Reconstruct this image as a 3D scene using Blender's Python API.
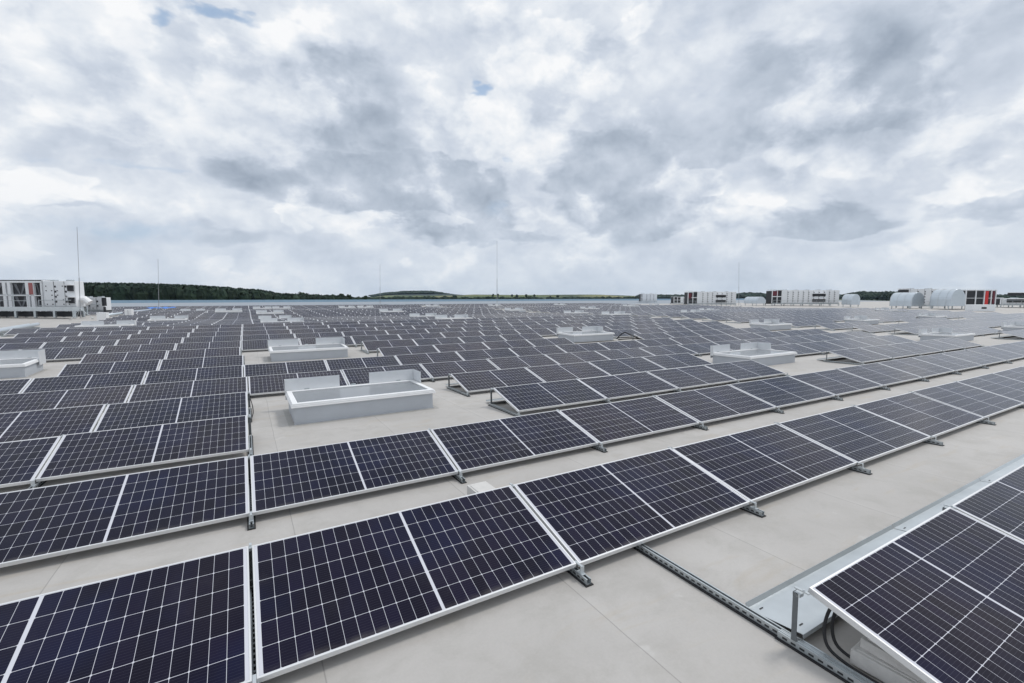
import bpy, math, random
from mathutils import Vector, Matrix
R = math.radians
random.seed(7)
S = bpy.context.scene
for o in list(bpy.data.objects): bpy.data.objects.remove(o)

# ------------------------------------------------------------------ camera
F, PITCH, YAW, CH, CX = 460.92, 0.096243, 0.521195, 2.0501, 0.0582
W, RP, DEP, Z0, Z1, YF = 2.12, 2.235, 0.987, 0.10, 0.366, 2.5975
cam = bpy.data.objects.new('camera', bpy.data.cameras.new('camera'))
S.collection.objects.link(cam); S.camera = cam
cam.data.sensor_width = 36; cam.data.lens = 36 * F / 1024
cam.data.clip_start = 0.05; cam.data.clip_end = 30000
cam.location = (CX, 0, CH); cam.rotation_euler = (math.pi/2 - PITCH, 0, -YAW)
FW = Vector((math.sin(YAW)*math.cos(PITCH), math.cos(YAW)*math.cos(PITCH), -math.sin(PITCH)))
RT = Vector((math.cos(YAW), -math.sin(YAW), 0)); UP = RT.cross(FW)
def pdir(x, y): return FW + RT*((x-512)/F) - UP*((y-341.5)/F)

# ------------------------------------------------------------------ world: broken cloud deck
wd = bpy.data.worlds.new('World'); S.world = wd; wd.use_nodes = True; wd.cycles.sampling_method = 'NONE'
nt = wd.node_tree; nt.nodes.clear()
class NB:
    def __init__(s, nt): s.t = nt
    def n(s, kind, **kw):
        x = s.t.nodes.new(kind)
        for k, v in kw.items(): setattr(x, k, v)
        return x
    def link(s, a, b): s.t.links.new(a, b)
    def val(s, sock, v):
        if hasattr(v, 'links') or isinstance(v, bpy.types.NodeSocket): s.link(v, sock)
        else: sock.default_value = v
    def m(s, op, a, b=None, c=None, clamp=False):
        x = s.n('ShaderNodeMath', operation=op, use_clamp=clamp); s.val(x.inputs[0], a)
        if b is not None: s.val(x.inputs[1], b)
        if c is not None: s.val(x.inputs[2], c)
        return x.outputs[0]
    def ss(s, v, a, b, lo=0.0, hi=1.0):
        x = s.n('ShaderNodeMapRange', interpolation_type='SMOOTHSTEP'); s.val(x.inputs[0], v)
        for i, q in enumerate((a, b, lo, hi)): s.val(x.inputs[1+i], q)
        return x.outputs[0]
    def mix(s, f, a, b, blend='MIX'):
        x = s.n('ShaderNodeMix', data_type='RGBA', blend_type=blend); s.val(x.inputs[0], f)
        s.val(x.inputs[6], a); s.val(x.inputs[7], b); return x.outputs[2]
    def noise(s, vec, scale, detail=4, rough=.5, dist=0, lac=2.0):
        x = s.n('ShaderNodeTexNoise'); s.link(vec, x.inputs['Vector'])
        x.inputs['Scale'].default_value = scale; x.inputs['Detail'].default_value = detail
        x.inputs['Roughness'].default_value = rough; x.inputs['Distortion'].default_value = dist
        x.inputs['Lacunarity'].default_value = lac
        return x
    def vm(s, op, a, b=None):
        x = s.n('ShaderNodeVectorMath', operation=op); s.val(x.inputs[0], a)
        if b is not None: s.val(x.inputs[1], b)
        return x.outputs[0]
    def xyz(s, v):
        x = s.n('ShaderNodeSeparateXYZ'); s.link(v, x.inputs[0]); return x.outputs
    def comb(s, a, b, c):
        x = s.n('ShaderNodeCombineXYZ')
        for i, q in enumerate((a, b, c)): s.val(x.inputs[i], q)
        return x.outputs[0]
    def ramp(s, f, stops):
        x = s.n('ShaderNodeValToRGB'); s.link(f, x.inputs[0]); cr = x.color_ramp
        while len(cr.elements) < len(stops): cr.elements.new(.5)
        for e, (p, c) in zip(cr.elements, stops): e.position = p; e.color = (*c, 1)
        return x.outputs[0]
N = NB(nt)
tc = N.n('ShaderNodeTexCoord').outputs['Generated']
D = N.vm('NORMALIZE', tc)
dx, dy, dz = N.xyz(D)
SUN_EL, SUN_AZ = R(58), R(95)        # azimuth clockwise from +Y
sky = N.n('ShaderNodeTexSky', sky_type='NISHITA', sun_disc=False)
sky.sun_elevation = SUN_EL; sky.sun_rotation = SUN_AZ
skyc = N.vm('SCALE', sky.outputs[0]); skyc.node.inputs['Scale'].default_value = 0.11
# clouds live in a direction space flattened towards the horizon
zf = N.m('ADD', N.m('MAXIMUM', dz, 0.0), 0.22)
pl = N.comb(N.m('DIVIDE', dx, zf), N.m('DIVIDE', dy, zf), N.m('MULTIPLY', dz, 1.3))
st = N.comb(dx, dy, N.m('MULTIPLY', dz, 2.2))
w1 = N.noise(st, 3.2, 3, .5); w2 = N.noise(st, 12.0, 4, .55)
wv = N.xyz(w1.outputs['Color']); wv2 = N.xyz(w2.outputs['Color'])
az = N.m('ARCTAN2', dx, dy); el = N.m('ARCSINE', dz)
azw = N.m('ADD', az, N.m('ADD', N.m('MULTIPLY', N.m('SUBTRACT', wv[0], .5), .26), N.m('MULTIPLY', N.m('SUBTRACT', wv2[0], .5), .12)))
elf = N.m('ADD', N.m('MULTIPLY', N.m('ABSOLUTE', dz), 1.0), 0.12)
elw = N.m('ADD', el, N.m('MULTIPLY', elf, N.m('ADD', N.m('MULTIPLY', N.m('SUBTRACT', wv[1], .5), .40), N.m('MULTIPLY', N.m('SUBTRACT', wv2[1], .5), .28))))
def blobs(lst):
    tot = None
    for px, py, rx, ry, wt in lst:
        d = pdir(px, py).normalized(); a0 = math.atan2(d.x, d.y); e0 = math.asin(d.z)
        d1 = pdir(px+rx, py).normalized(); d2 = pdir(px, py-ry).normalized()
        ra = abs(math.atan2(d1.x, d1.y)-a0)*1.35; re = abs(math.asin(d2.z)-e0)*1.35
        u = N.m('DIVIDE', N.m('SUBTRACT', azw, a0), ra); v = N.m('DIVIDE', N.m('SUBTRACT', elw, e0), re)
        r2 = N.m('MULTIPLY_ADD', u, u, N.m('MULTIPLY', v, v))
        g = N.m('MAXIMUM', N.m('SUBTRACT', 1.0, r2), 0.0)
        g = N.m('MULTIPLY', g, wt)
        tot = g if tot is None else N.m('ADD', tot, g)
    return tot
DARK = [(470,200,55,30,.55),(420,225,70,10,.5),(650,225,60,12,.5),(830,228,55,10,.5),(340,140,150,70,.40),(385,192,105,28,.80),(450,216,75,14,.65),(330,105,80,45,.30),(640,185,70,48,.95),(690,120,130,55,.50),
        (860,95,190,70,.40),(800,220,75,15,.80),(700,220,50,13,.50),(1000,206,85,15,.80),(105,90,50,42,.40),(100,20,90,25,.12),
        (470,239,70,8,.55),(580,246,170,10,.40),(240,239,60,8,.45),(830,246,90,7,.40),(750,30,120,40,.22),(60,206,45,5,.3),(600,205,60,25,.4),(980,60,80,60,.12)]
BRIGHT = [(255,120,55,45,.60),(40,40,130,60,.35),(245,45,60,30,.55),(30,186,38,15,1.1),(515,120,55,55,.75),(545,50,60,35,.5),
          (697,188,22,16,1.0),(800,168,75,18,.60),(880,160,55,16,.7),(760,190,20,25,.5),(300,224,14,12,.9),(400,228,60,7,.7),(940,190,60,11,.5),
          (620,18,70,20,.5),(160,150,120,30,.25),(960,140,70,20,.3),(535,213,55,12,.45),(45,245,20,6,.7),(212,262,18,6,.6),(405,258,14,5,.6),(440,130,40,40,.4)]
HOLE = [(208,12,26,15,.85),(180,36,12,12,.8),(490,96,14,8,.8),(512,160,10,10,.75),(98,7,26,6,.6),(70,228,150,12,.62),(150,168,90,7,.42),(495,215,22,14,.4),(30,160,60,6,.3)]
dk = N.m('MULTIPLY', blobs(DARK), 1.3); br = blobs(BRIGHT); ho = blobs(HOLE)
def f3(z_off, sc, det, ro):
    p = N.comb(dx, dy, N.m('ADD', N.m('MULTIPLY', dz, 1.25), z_off))
    p = N.vm('ADD', p, wvec)
    return N.noise(p, sc, det, ro).outputs[0]
wvec = N.vm('SCALE', w2.outputs['Color']); wvec.node.inputs['Scale'].default_value = .035
n1 = N.noise(N.comb(dx, dy, N.m('MULTIPLY', dz, 1.8)), 3.0, 5, .52).outputs[0]
n2 = f3(0.0, 6.0, 8, .55)
n2u = f3(0.040, 6.0, 6, .55)
bx = N.vm('ADD', N.comb(dx, dy, N.m('MULTIPLY', dz, 1.25)), wvec)
bn = N.noise(bx, 6.5, 6, .55); bn.noise_type = 'RIDGED_MULTIFRACTAL'; bn.normalize = True
bil = N.m('MULTIPLY', N.m('SUBTRACT', .20, bn.outputs[0]), 1.6)
relief = N.m('SUBTRACT', n2, n2u)                                       # lit tops, shaded bases
D1 = N.ss(N.m('ADD', dk, N.m('ADD', N.m('MULTIPLY', N.m('SUBTRACT', n2, .5), 1.7), N.m('MULTIPLY', bil, -.3))), .12, .68)
B1 = N.ss(N.m('ADD', br, N.m('MULTIPLY', N.m('ADD', N.m('SUBTRACT', n2, .5), N.m('MULTIPLY', bil, .35)), 2.4)), .22, .58)
L = N.m('ADD', .688, N.m('MULTIPLY', N.m('SUBTRACT', n1, .5), .22))
L = N.m('SUBTRACT', L, N.m('MULTIPLY', D1, .235))
L = N.m('ADD', L, N.m('MULTIPLY', B1, .11))
L = N.m('ADD', L, N.m('MULTIPLY', bil, N.m('MULTIPLY_ADD', B1, .05, .17)))
L = N.m('ADD', L, N.m('MULTIPLY', relief, N.m('ADD', .95, N.m('MULTIPLY', B1, .7))))
L = N.m('ADD', L, N.m('MULTIPLY', N.m('SUBTRACT', n2, .5), .22))
cc = N.ramp(L, [(0.0, (.20,.245,.31)), (.25, (.30,.358,.445)), (.45, (.465,.53,.625)), (.62, (.61,.67,.765)), (.8, (.78,.825,.885)), (1.0, (.95,.96,.975))])
hz = N.ss(el, .0, .20, 1.0, 0.0)                                        # pale layer close to the horizon
cc = N.mix(N.m('MULTIPLY', hz, .45), cc, (.62,.70,.80,1))
hf = N.ss(N.m('ADD', ho, N.m('MULTIPLY', N.m('SUBTRACT', .5, n2), 2.2)), .30, 1.1)
blue = N.mix(.45, (.42,.60,.84,1), skyc)
cc = N.mix(N.m('MULTIPLY', hf, .80), cc, blue)
gnd = N.ss(dz, -.03, -.005)
cc = N.mix(gnd, (.22,.23,.22,1), cc)
bg = N.n('ShaderNodeBackground'); N.link(cc, bg.inputs[0]); bg.inputs[1].default_value = 1.0
N.link(bg.outputs[0], N.n('ShaderNodeOutputWorld').inputs[0])

sun = bpy.data.objects.new('sun', bpy.data.lights.new('sun', 'SUN')); S.collection.objects.link(sun)
sun.data.energy = 1.5; sun.data.angle = R(12); sun.data.color = (1, .965, .92)
sd = Vector((math.sin(SUN_AZ)*math.cos(SUN_EL), math.cos(SUN_AZ)*math.cos(SUN_EL), math.sin(SUN_EL)))
sun.rotation_euler = sd.to_track_quat('Z', 'Y').to_euler()
S.view_settings.view_transform = 'Standard'; S.view_settings.look = 'None'
S.view_settings.exposure = 0.0; S.view_settings.gamma = 1; S.view_settings.use_curve_mapping = False
S.render.engine = 'CYCLES'
S.cycles.max_bounces = 6; S.cycles.volume_bounces = 0; S.cycles.transparent_max_bounces = 8
S.cycles.caustics_reflective = False; S.cycles.caustics_refractive = False

# ------------------------------------------------------------------ helpers
C = S.collection
def tag(o, label=None, cat=None, group=None, kind=None):
    if label: o['label'] = label
    if cat: o['category'] = cat
    if group: o['group'] = group
    if kind: o['kind'] = kind
    return o
def empty(name, loc, rot=(0,0,0)):
    o = bpy.data.objects.new(name, None); C.objects.link(o); o.location = loc; o.rotation_euler = rot
    o.empty_display_size = .2; return o
class MB:
    def __init__(s): s.v = []; s.f = []; s.mi = []; s.uv = {}
    def face(s, pts, mi=0, uv=None):
        i = len(s.v); s.v += [tuple(p) for p in pts]; s.f.append(tuple(range(i, i+len(pts)))); s.mi.append(mi)
        if uv: s.uv[len(s.f)-1] = uv
    def box(s, a, b, mi=0, M=None):
        x0,y0,z0 = a; x1,y1,z1 = b
        p = [Vector(q) for q in ((x0,y0,z0),(x1,y0,z0),(x1,y1,z0),(x0,y1,z0),(x0,y0,z1),(x1,y0,z1),(x1,y1,z1),(x0,y1,z1))]
        if M: p = [M @ q for q in p]
        i = len(s.v); s.v += [tuple(q) for q in p]
        for f in ((0,3,2,1),(4,5,6,7),(0,1,5,4),(1,2,6,5),(2,3,7,6),(3,0,4,7)):
            s.f.append(tuple(i+k for k in f)); s.mi.append(mi)
        return s
    def tube(s, pts, r, n=8, mi=0, r2=None):
        pts = [Vector(p) for p in pts]; base = len(s.v); m = len(pts)
        for k, p in enumerate(pts):
            t = (pts[min(k+1, m-1)] - pts[max(k-1, 0)]).normalized()
            a = t.cross(Vector((0,0,1)));
            if a.length < .01: a = Vector((1,0,0))
            a.normalize(); b = t.cross(a); rr = r if r2 is None else r + (r2-r)*k/(m-1)
            for i in range(n):
                g = 2*math.pi*i/n; s.v.append(tuple(p + a*math.cos(g)*rr + b*math.sin(g)*rr))
        for k in range(m-1):
            for i in range(n):
                j = (i+1) % n; s.f.append((base+k*n+i, base+k*n+j, base+(k+1)*n+j, base+(k+1)*n+i)); s.mi.append(mi)
        s.f.append(tuple(base+i for i in range(n))[::-1]); s.mi.append(mi)
        s.f.append(tuple(base+(m-1)*n+i for i in range(n))); s.mi.append(mi)
        return s
    def prism(s, prof, x0, x1, mi=0):          # profile in (y,z) swept along x
        n = len(prof); i = len(s.v)
        s.v += [(x0, y, z) for y, z in prof] + [(x1, y, z) for y, z in prof]
        for k in range(n):
            j = (k+1) % n; s.f.append((i+k, i+j, i+n+j, i+n+k)); s.mi.append(mi)
        s.f.append(tuple(i+k for k in range(n))[::-1]); s.mi.append(mi)
        s.f.append(tuple(i+n+k for k in range(n))); s.mi.append(mi)
        return s
    def mesh(s, name, mats, smooth=False):
        me = bpy.data.meshes.new(name); me.from_pydata(s.v, [], s.f)
        for m in (mats if isinstance(mats, (list, tuple)) else [mats]): me.materials.append(m)
        me.polygons.foreach_set('material_index', s.mi)
        if s.uv:
            ul = me.uv_layers.new(name='UVMap')
            for fi, uv in s.uv.items():
                p = me.polygons[fi]
                for k, li in enumerate(p.loop_indices): ul.data[li].uv = uv[k]
        if smooth: me.polygons.foreach_set('use_smooth', [True]*len(me.polygons))
        me.update(); return me
    def build(s, name, mats, parent=None, bevel=0, smooth=False):
        o = bpy.data.objects.new(name, s.mesh(name, mats, smooth)); C.objects.link(o)
        if parent: o.parent = parent
        if bevel:
            b = o.modifiers.new('bevel', 'BEVEL'); b.width = bevel; b.segments = 2; b.limit_method = 'ANGLE'
        return o
def add_mesh(name, me, parent):
    o = bpy.data.objects.new(name, me); C.objects.link(o); o.parent = parent; return o
def copy_tree(o, parent=None):
    c = o.copy(); C.objects.link(c); c.parent = parent
    for ch in list(o.children): copy_tree(ch, c)
    return c

SEG = [(14.2,-.0159),(30.5,.023),(46.5,-.02),(62.5,.02),(78.5,-.02),(94.5,.02),(110.5,-.02),(126.5,.02),(9999,0)]
def H(Y):
    z = 0; a = 0
    for b, m in SEG:
        z += m*(min(Y, b)-a)
        if Y <= b: return z
        a = b
    return z
def slope(Y):
    for b, m in SEG:
        if Y <= b: return m
    return 0
def at(px, depth):
    d = pdir(px, 300); p = Vector((CX, 0, CH)) + d*depth; return p.x, p.y
def hz_px(px, py, depth):                      # height of the world point seen at py at that depth
    return (Vector((CX, 0, CH)) + pdir(px, py)*depth).z
def visible_px(p):
    d = Vector(p) - Vector((CX, 0, CH)); z = d.dot(FW)
    if z < .3: return None
    return 512 + F*d.dot(RT)/z, 341.5 - F*d.dot(UP)/z

# ------------------------------------------------------------------ materials
def mat(name):
    m = bpy.data.materials.new(name); m.use_nodes = True; t = m.node_tree
    return m, NB(t), t.nodes['Principled BSDF']
def simple(name, col, rough=.5, metal=0, var=.12, scale=6, bump=0, coords='Object', rvar=.08):
    m, n, b = mat(name)
    co = n.n('ShaderNodeTexCoord').outputs[coords]
    a = n.noise(co, scale, 6, .6).outputs[0]
    f = n.m('MULTIPLY_ADD', n.m('SUBTRACT', a, .5), 2*var, 1.0)
    c = n.vm('SCALE', (*col,)); n.link(f, c.node.inputs['Scale']); n.link(c, b.inputs['Base Color'])
    n.link(n.m('MULTIPLY_ADD', n.m('SUBTRACT', a, .5), rvar*2, rough), b.inputs['Roughness'])
    b.inputs['Metallic'].default_value = metal
    if bump:
        bp = n.n('ShaderNodeBump'); bp.inputs['Strength'].default_value = bump; bp.inputs['Distance'].default_value = .01
        n.link(n.noise(co, scale*8, 5, .6).outputs[0], bp.inputs['Height']); n.link(bp.outputs[0], b.inputs['Normal'])
    return m

# anodised frame / galvanised steel / etc
M_frame = simple('anodised_aluminium', (.74,.75,.76), .38, .35, .05, 3)
M_galv = simple('galvanised_steel', (.50,.54,.56), .42, .75, .18, 25)
M_post = simple('weathered_steel_post', (.15,.165,.175), .5, .3, .15, 20)
M_sheet = simple('galvanised_sheet', (.56,.60,.62), .38, .5, .16, 5)
M_flash = simple('roof_flashing', (.36,.35,.33), .65, 0, .25, 5)
M_black = simple('black_rubber', (.018,.018,.02), .7, 0, .3, 20)
M_slot = simple('dark_slot', (.03,.032,.035), .8, 0, .1, 9)
M_conc = simple('cast_concrete', (.62,.61,.59), .85, 0, .2, 14, .5)
M_white = simple('white_coated_metal', (.86,.865,.87), .4, 0, .04, 4)
M_curb = simple('grey_coated_curb', (.50,.53,.57), .5, .1, .10, 3)
M_defl = simple('pale_aluminium_plate', (.72,.74,.76), .42, .15, .08, 7)
M_bsheet = simple('white_backsheet', (.70,.70,.70), .6)
M_red = simple('dull_red_paint', (.13,.02,.035), .5)
M_redb = simple('bright_red_paint', (.62,.03,.03), .45)
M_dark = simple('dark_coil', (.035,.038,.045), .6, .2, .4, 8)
M_unit = simple('unit_white_panel', (.82,.84,.86), .45, 0, .06, 1.5)
M_vcoil = simple('coil_fins', (.16,.17,.19), .5, .2)
M_duct = simple('insulated_duct_foil', (.60,.66,.71), .34, .6, .10, 2.5)
M_blue = simple('blue_plastic_sheet', (.05,.20,.62), .5)
M_para = simple('pale_blue_parapet_metal', (.36,.50,.60), .5, .2, .08, .3)
M_wall = simple('facade_panel', (.45,.47,.49), .6)
M_lam = simple('mast_metal', (.30,.31,.33), .5, .4)

def glass_cells():
    m, n, b = mat('solar_cells')
    uv = n.n('ShaderNodeUVMap').outputs[0]; u, v, _ = n.xyz(uv)
    PU, PV, C0, HV = .0841, .1660, .0095, .498
    au = n.m('SUBTRACT', n.m('ABSOLUTE', u), C0)
    cu = n.m('DIVIDE', au, PU); cv = n.m('DIVIDE', n.m('ADD', v, HV), PV)
    fu = n.m('SUBTRACT', n.m('FRACT', cu), .5); fv = n.m('SUBTRACT', n.m('FRACT', cv), .5)
    du = n.m('MULTIPLY', n.m('SUBTRACT', .5, n.m('ABSOLUTE', fu)), PU)     # metres to nearest cell edge
    dv = n.m('MULTIPLY', n.m('SUBTRACT', .5, n.m('ABSOLUTE', fv)), PV)
    edge = n.m('MINIMUM', du, dv)
    corner = n.m('ADD', du, dv)
    line = n.m('MAXIMUM', n.m('LESS_THAN', du, .00115), n.m('MAXIMUM', n.m('LESS_THAN', dv, .00145), n.m('LESS_THAN', corner, .0075)))
    out = n.m('MAXIMUM', n.m('LESS_THAN', au, 0.0), n.m('MAXIMUM', n.m('GREATER_THAN', au, 12*PU), n.m('GREATER_THAN', n.m('ABSOLUTE', v), HV)))
    line = n.m('MAXIMUM', line, out)
    bb = n.m('LESS_THAN', n.m('SUBTRACT', .5, n.m('ABSOLUTE', n.m('SUBTRACT', n.m('FRACT', n.m('MULTIPLY', n.m('DIVIDE', n.m('ADD', v, HV), PV), 9.0)), .5))), .035)
    gi = n.n('ShaderNodeNewGeometry'); isl = gi.outputs['Random Per Island']; oi = n.n('ShaderNodeObjectInfo').outputs['Random']
    wn = n.n('ShaderNodeTexWhiteNoise', noise_dimensions='1D'); n.link(n.m('ADD', n.m('MULTIPLY', isl, 91.7), n.m('MULTIPLY', oi, 37.3)), wn.inputs['W'])
    rnd = wn.outputs['Value']
    cw = n.n('ShaderNodeTexWhiteNoise', noise_dimensions='3D')
    n.link(n.comb(n.m('FLOOR', n.m('MULTIPLY', cu, n.m('SIGN', u))), n.m('FLOOR', cv), rnd), cw.inputs['Vector'])
    base = n.mix(rnd, (.0025,.0032,.016,1), (.0060,.0036,.015,1))
    f = n.m('MULTIPLY_ADD', cw.outputs['Value'], .7, .65)
    bc = n.vm('SCALE', base); n.link(f, bc.node.inputs['Scale'])
    # soft blue zones as silicon cells have
    bn = n.noise(n.n('ShaderNodeTexCoord').outputs['Object'], 1.6, 3, .5).outputs[0]
    bc = n.mix(n.ss(bn, .5, .75, 0, .5), bc, (.006,.010,.042,1))
    bc = n.mix(n.m('MULTIPLY', bb, .13), bc, (.25,.26,.32,1))
    bc = n.mix(line, bc, (.60,.61,.66,1))
    # thin dust film and rain marks
    dn = n.noise(n.n('ShaderNodeTexCoord').outputs['Object'], 5, 7, .65).outputs[0]
    bc = n.mix(n.ss(dn, .5, .9, .0, .025), bc, (.4,.38,.36,1))
    low = n.m('MULTIPLY', n.ss(n.m('ADD', v, HV), 0, .05, 1, 0), n.ss(dn, .35, .7, 0, .16))
    bc = n.mix(low, bc, (.33,.31,.28,1))
    n.link(bc, b.inputs['Base Color'])
    n.link(n.m('MULTIPLY_ADD', dn, .10, .05), b.inputs['Roughness'])
    b.inputs['IOR'].default_value = 1.28
    n.link(n.mix(rnd, (.80,.88,1.0,1), (.98,.88,.94,1)), b.inputs['Specular Tint'])
    bp = n.n('ShaderNodeBump'); bp.inputs['Strength'].default_value = .02; bp.inputs['Distance'].default_value = .002
    n.link(n.noise(n.n('ShaderNodeTexCoord').outputs['Object'], 700, 2, .5).outputs[0], bp.inputs['Height'])
    n.link(bp.outputs[0], b.inputs['Normal'])
    return m
M_cells = glass_cells()

def roof_mat():
    m, n, b = mat('roof_membrane')
    co = n.n('ShaderNodeTexCoord').outputs['Object']; x, y, _ = n.xyz(co)
    wob = n.noise(co, .8, 3, .5).outputs[0]
    xs = n.m('ADD', x, n.m('MULTIPLY', wob, .05))
    fx = n.m('FRACT', n.m('DIVIDE', n.m('ADD', xs, .47), 1.66))
    seam = n.m('LESS_THAN', n.m('ABSOLUTE', n.m('SUBTRACT', fx, .5)), .0024)
    lap = n.ss(fx, .5, .56, .5, 0)
    lap = n.m('MULTIPLY', lap, n.m('GREATER_THAN', fx, .5))
    big = n.noise(co, .35, 6, .6, .6).outputs[0]
    mid = n.noise(co, 2.3, 8, .68, .4).outputs[0]
    fine = n.noise(co, 60, 4, .7).outputs[0]
    c = n.mix(n.ss(big, .35, .7), (.435,.418,.398,1), (.49,.472,.45,1))
    c = n.mix(n.ss(mid, .42, .72, 0, .75), c, (.375,.36,.335,1))
    streak = n.noise(n.comb(n.m('MULTIPLY', x, .7), n.m('MULTIPLY', y, 3.2), 0.0), 1.3, 6, .6, .8).outputs[0]
    c = n.mix(n.ss(streak, .53, .70, 0, .6), c, (.43,.39,.335,1))
    spot = n.noise(co, 3.6, 3, .5).outputs[0]
    c = n.mix(n.ss(spot, .70, .76, 0, .35), c, (.58,.57,.55,1))
    rg = n.noise(co, .55, 4, .6, 1.2).outputs[0]
    ring = n.m('MULTIPLY', n.ss(n.m('ABSOLUTE', n.m('SUBTRACT', rg, .56)), 0, .02, 1, 0), .10)     # dried puddle rims
    c = n.mix(ring, c, (.34,.315,.27,1))
    c = n.mix(n.ss(rg, .56, .60, 0, .22), c, (.40,.385,.36,1))
    sc = n.vm('SCALE', c); n.link(n.m('MULTIPLY_ADD', fine, .16, .92), sc.node.inputs['Scale']); c = sc
    c = n.mix(n.m('MULTIPLY', lap, .22), c, (.60,.585,.565,1))
    c = n.mix(n.m('MULTIPLY', seam, .55), c, (.22,.21,.20,1))
    n.link(c, b.inputs['Base Color'])
    b.inputs['Roughness'].default_value = .62
    hgt = n.m('ADD', n.m('MULTIPLY', fx, .0), n.m('ADD', n.m('MULTIPLY', fine, .10), n.m('ADD', n.m('MULTIPLY', n.m('GREATER_THAN', fx, .5), .5), n.m('MULTIPLY', mid, 1.2))))
    bp = n.n('ShaderNodeBump'); bp.inputs['Strength'].default_value = .35; bp.inputs['Distance'].default_value = .006
    n.link(hgt, bp.inputs['Height']); n.link(bp.outputs[0], b.inputs['Normal'])
    return m
M_roof = roof_mat()

def foliage(name, a, b_, sc=.15):
    m, n, b = mat(name); co = n.n('ShaderNodeTexCoord').outputs['Object']
    f = n.noise(co, sc, 7, .7).outputs[0]; g = n.n('ShaderNodeNewGeometry').outputs['Random Per Island']
    c = n.mix(n.ss(f, .35, .65), (*a, 1), (*b_, 1))
    s = n.vm('SCALE', c); n.link(n.m('MULTIPLY_ADD', g, .9, .55), s.node.inputs['Scale']); n.link(s, b.inputs['Base Color'])
    b.inputs['Roughness'].default_value = .8; b.inputs['Specular IOR Level'].default_value = .2
    return m
M_wood = foliage('forest_foliage', (.014,.028,.020), (.030,.048,.030), .05)
M_leaf = foliage('tree_foliage', (.018,.032,.017), (.038,.062,.026), .3)
M_bark = simple('bark', (.10,.075,.05), .9)
def terrain_mat():
    m, n, b = mat('terrain'); co = n.n('ShaderNodeTexCoord').outputs['Object']; x, y, z = n.xyz(co)
    fl = n.comb(n.m('MULTIPLY', x, .0022), n.m('MULTIPLY', y, .0022), 0.0)
    v = n.n('ShaderNodeTexVoronoi', feature='F1'); n.link(fl, v.inputs['Vector']); v.inputs['Scale'].default_value = 1.7
    r = n.xyz(v.outputs['Color'])[0]
    c = n.ramp(r, [(0, (.075,.115,.035)), (.3, (.12,.155,.055)), (.55, (.26,.23,.11)), (.75, (.09,.13,.04)), (1, (.20,.20,.09))])
    f = n.noise(co, .004, 8, .7).outputs[0]
    c = n.mix(n.ss(f, .50, .56), c, (.035,.06,.028,1))
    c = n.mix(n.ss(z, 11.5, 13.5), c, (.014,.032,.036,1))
    n.link(c, b.inputs['Base Color']); b.inputs['Roughness'].default_value = .95
    return m
M_terr = terrain_mat()

# ------------------------------------------------------------------ setting: roof, walls, parapet, terrain
XL, XR, YN, YE = -150, 300, -14, 190
m = MB(); ys = [YN] + [b for b, _ in SEG[:-1]] + [YE]
for a, b in zip(ys[:-1], ys[1:]):
    m.face([(XL,a,H(a)), (XR,a,H(a)), (XR,b,H(b)), (XL,b,H(b))])
tag(m.build('roof_deck', M_roof), kind='structure')
m = MB(); m.face([(XL,110,H(110)+.004), (XR,110,H(110)+.004), (XR,110.5,H(110.5)+.004), (XL,110.5,H(110.5)+.004)]); m.face([(XL,110.5,H(110.5)+.004), (XR,110.5,H(110.5)+.004), (XR,126.5,H(126.5)+.004), (XL,126.5,H(126.5)+.004)]); m.face([(XL,126.5,H(126.5)+.004), (XR,126.5,H(126.5)+.004), (XR,YE-.05,H(126.5)+.004), (XL,YE-.05,H(126.5)+.004)])
tag(m.build('far_roof', simple('blue_grey_roofing', (.27,.305,.345), .6, 0, .15, .2)), kind='structure')
m = MB(); g = -12.0
m.box((XL,YN,g-1), (XR,YN+.3,H(YN)-.02)); m.box((XL,YE-.3,g-1), (XR,YE-.01,H(YE)-.02)); m.box((XL,YN+.31,g-1), (XL+.3,YE-.31,-.4)); m.box((XR-.3,YN+.31,g-1), (XR,YE-.31,-.4))
tag(m.build('warehouse_facade', M_wall), 'grey panelled walls of the flat roofed warehouse below the roof edge', 'building')
m = MB(); m.box((XL,YE,-.5), (XR,YE+.35,H(YE)+.84)); m.box((XL,YE-.04,H(YE)+.843), (XR,YE+.40,H(YE)+.90))
tag(m.build('parapet', M_para), 'pale blue metal parapet along the far edge of the roof', 'parapet')

# terrain: polar sheet with hills
def px_az(x): return math.atan2(pdir(x,300).x, pdir(x,300).y)
def bump(x, x0, x1, soft):
    a = min(max((x-x0)/soft, 0), 1); b = min(max((x1-x)/soft, 0), 1); a = min(a, b); return a*a*(3-2*a)
def terr_h(px, d):
    h = -12.0
    h += 16*bump(px, -900, 330, 130)*min(max((d-430)/260, 0), 1)              # wooded rise, left
    t = min(max((d-900)/900, 0), 1)*(1-min(max((d-1900)/900, 0), 1)*.3)
    h += t*(1 + 22*bump(px, 415, 660, 60))                                    # field slope
    t2 = min(max((d-2300)/900, 0), 1)
    h += t2*(28*max(0, 1-((px-418)/52)**2)**.9 if abs(px-418) < 52 else 0)     # wooded hill
    h += t2*(22*bump(px, 250, 900, 90)*.35)
    t3 = min(max((d-2800)/1500, 0), 1)
    h += t3*(26*bump(px, 640, 2000, 200) + 16*bump(px, 720, 800, 40) + 20*bump(px, 830, 950, 50) + 10*bump(px, 560, 700, 60) + 12*bump(px,-900,360,60))
    h += 1.2*math.sin(px*.05+d*.002)*min(d/2000, 1)
    return h
m = MB(); rings = [0,150,300,430,500,560,620,690,800,900,1050,1250,1500,1800,2100,2500,2900,3300,3800,4500,5600,8000,14000]
nA = 300; az0 = -math.pi; V = []
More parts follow.
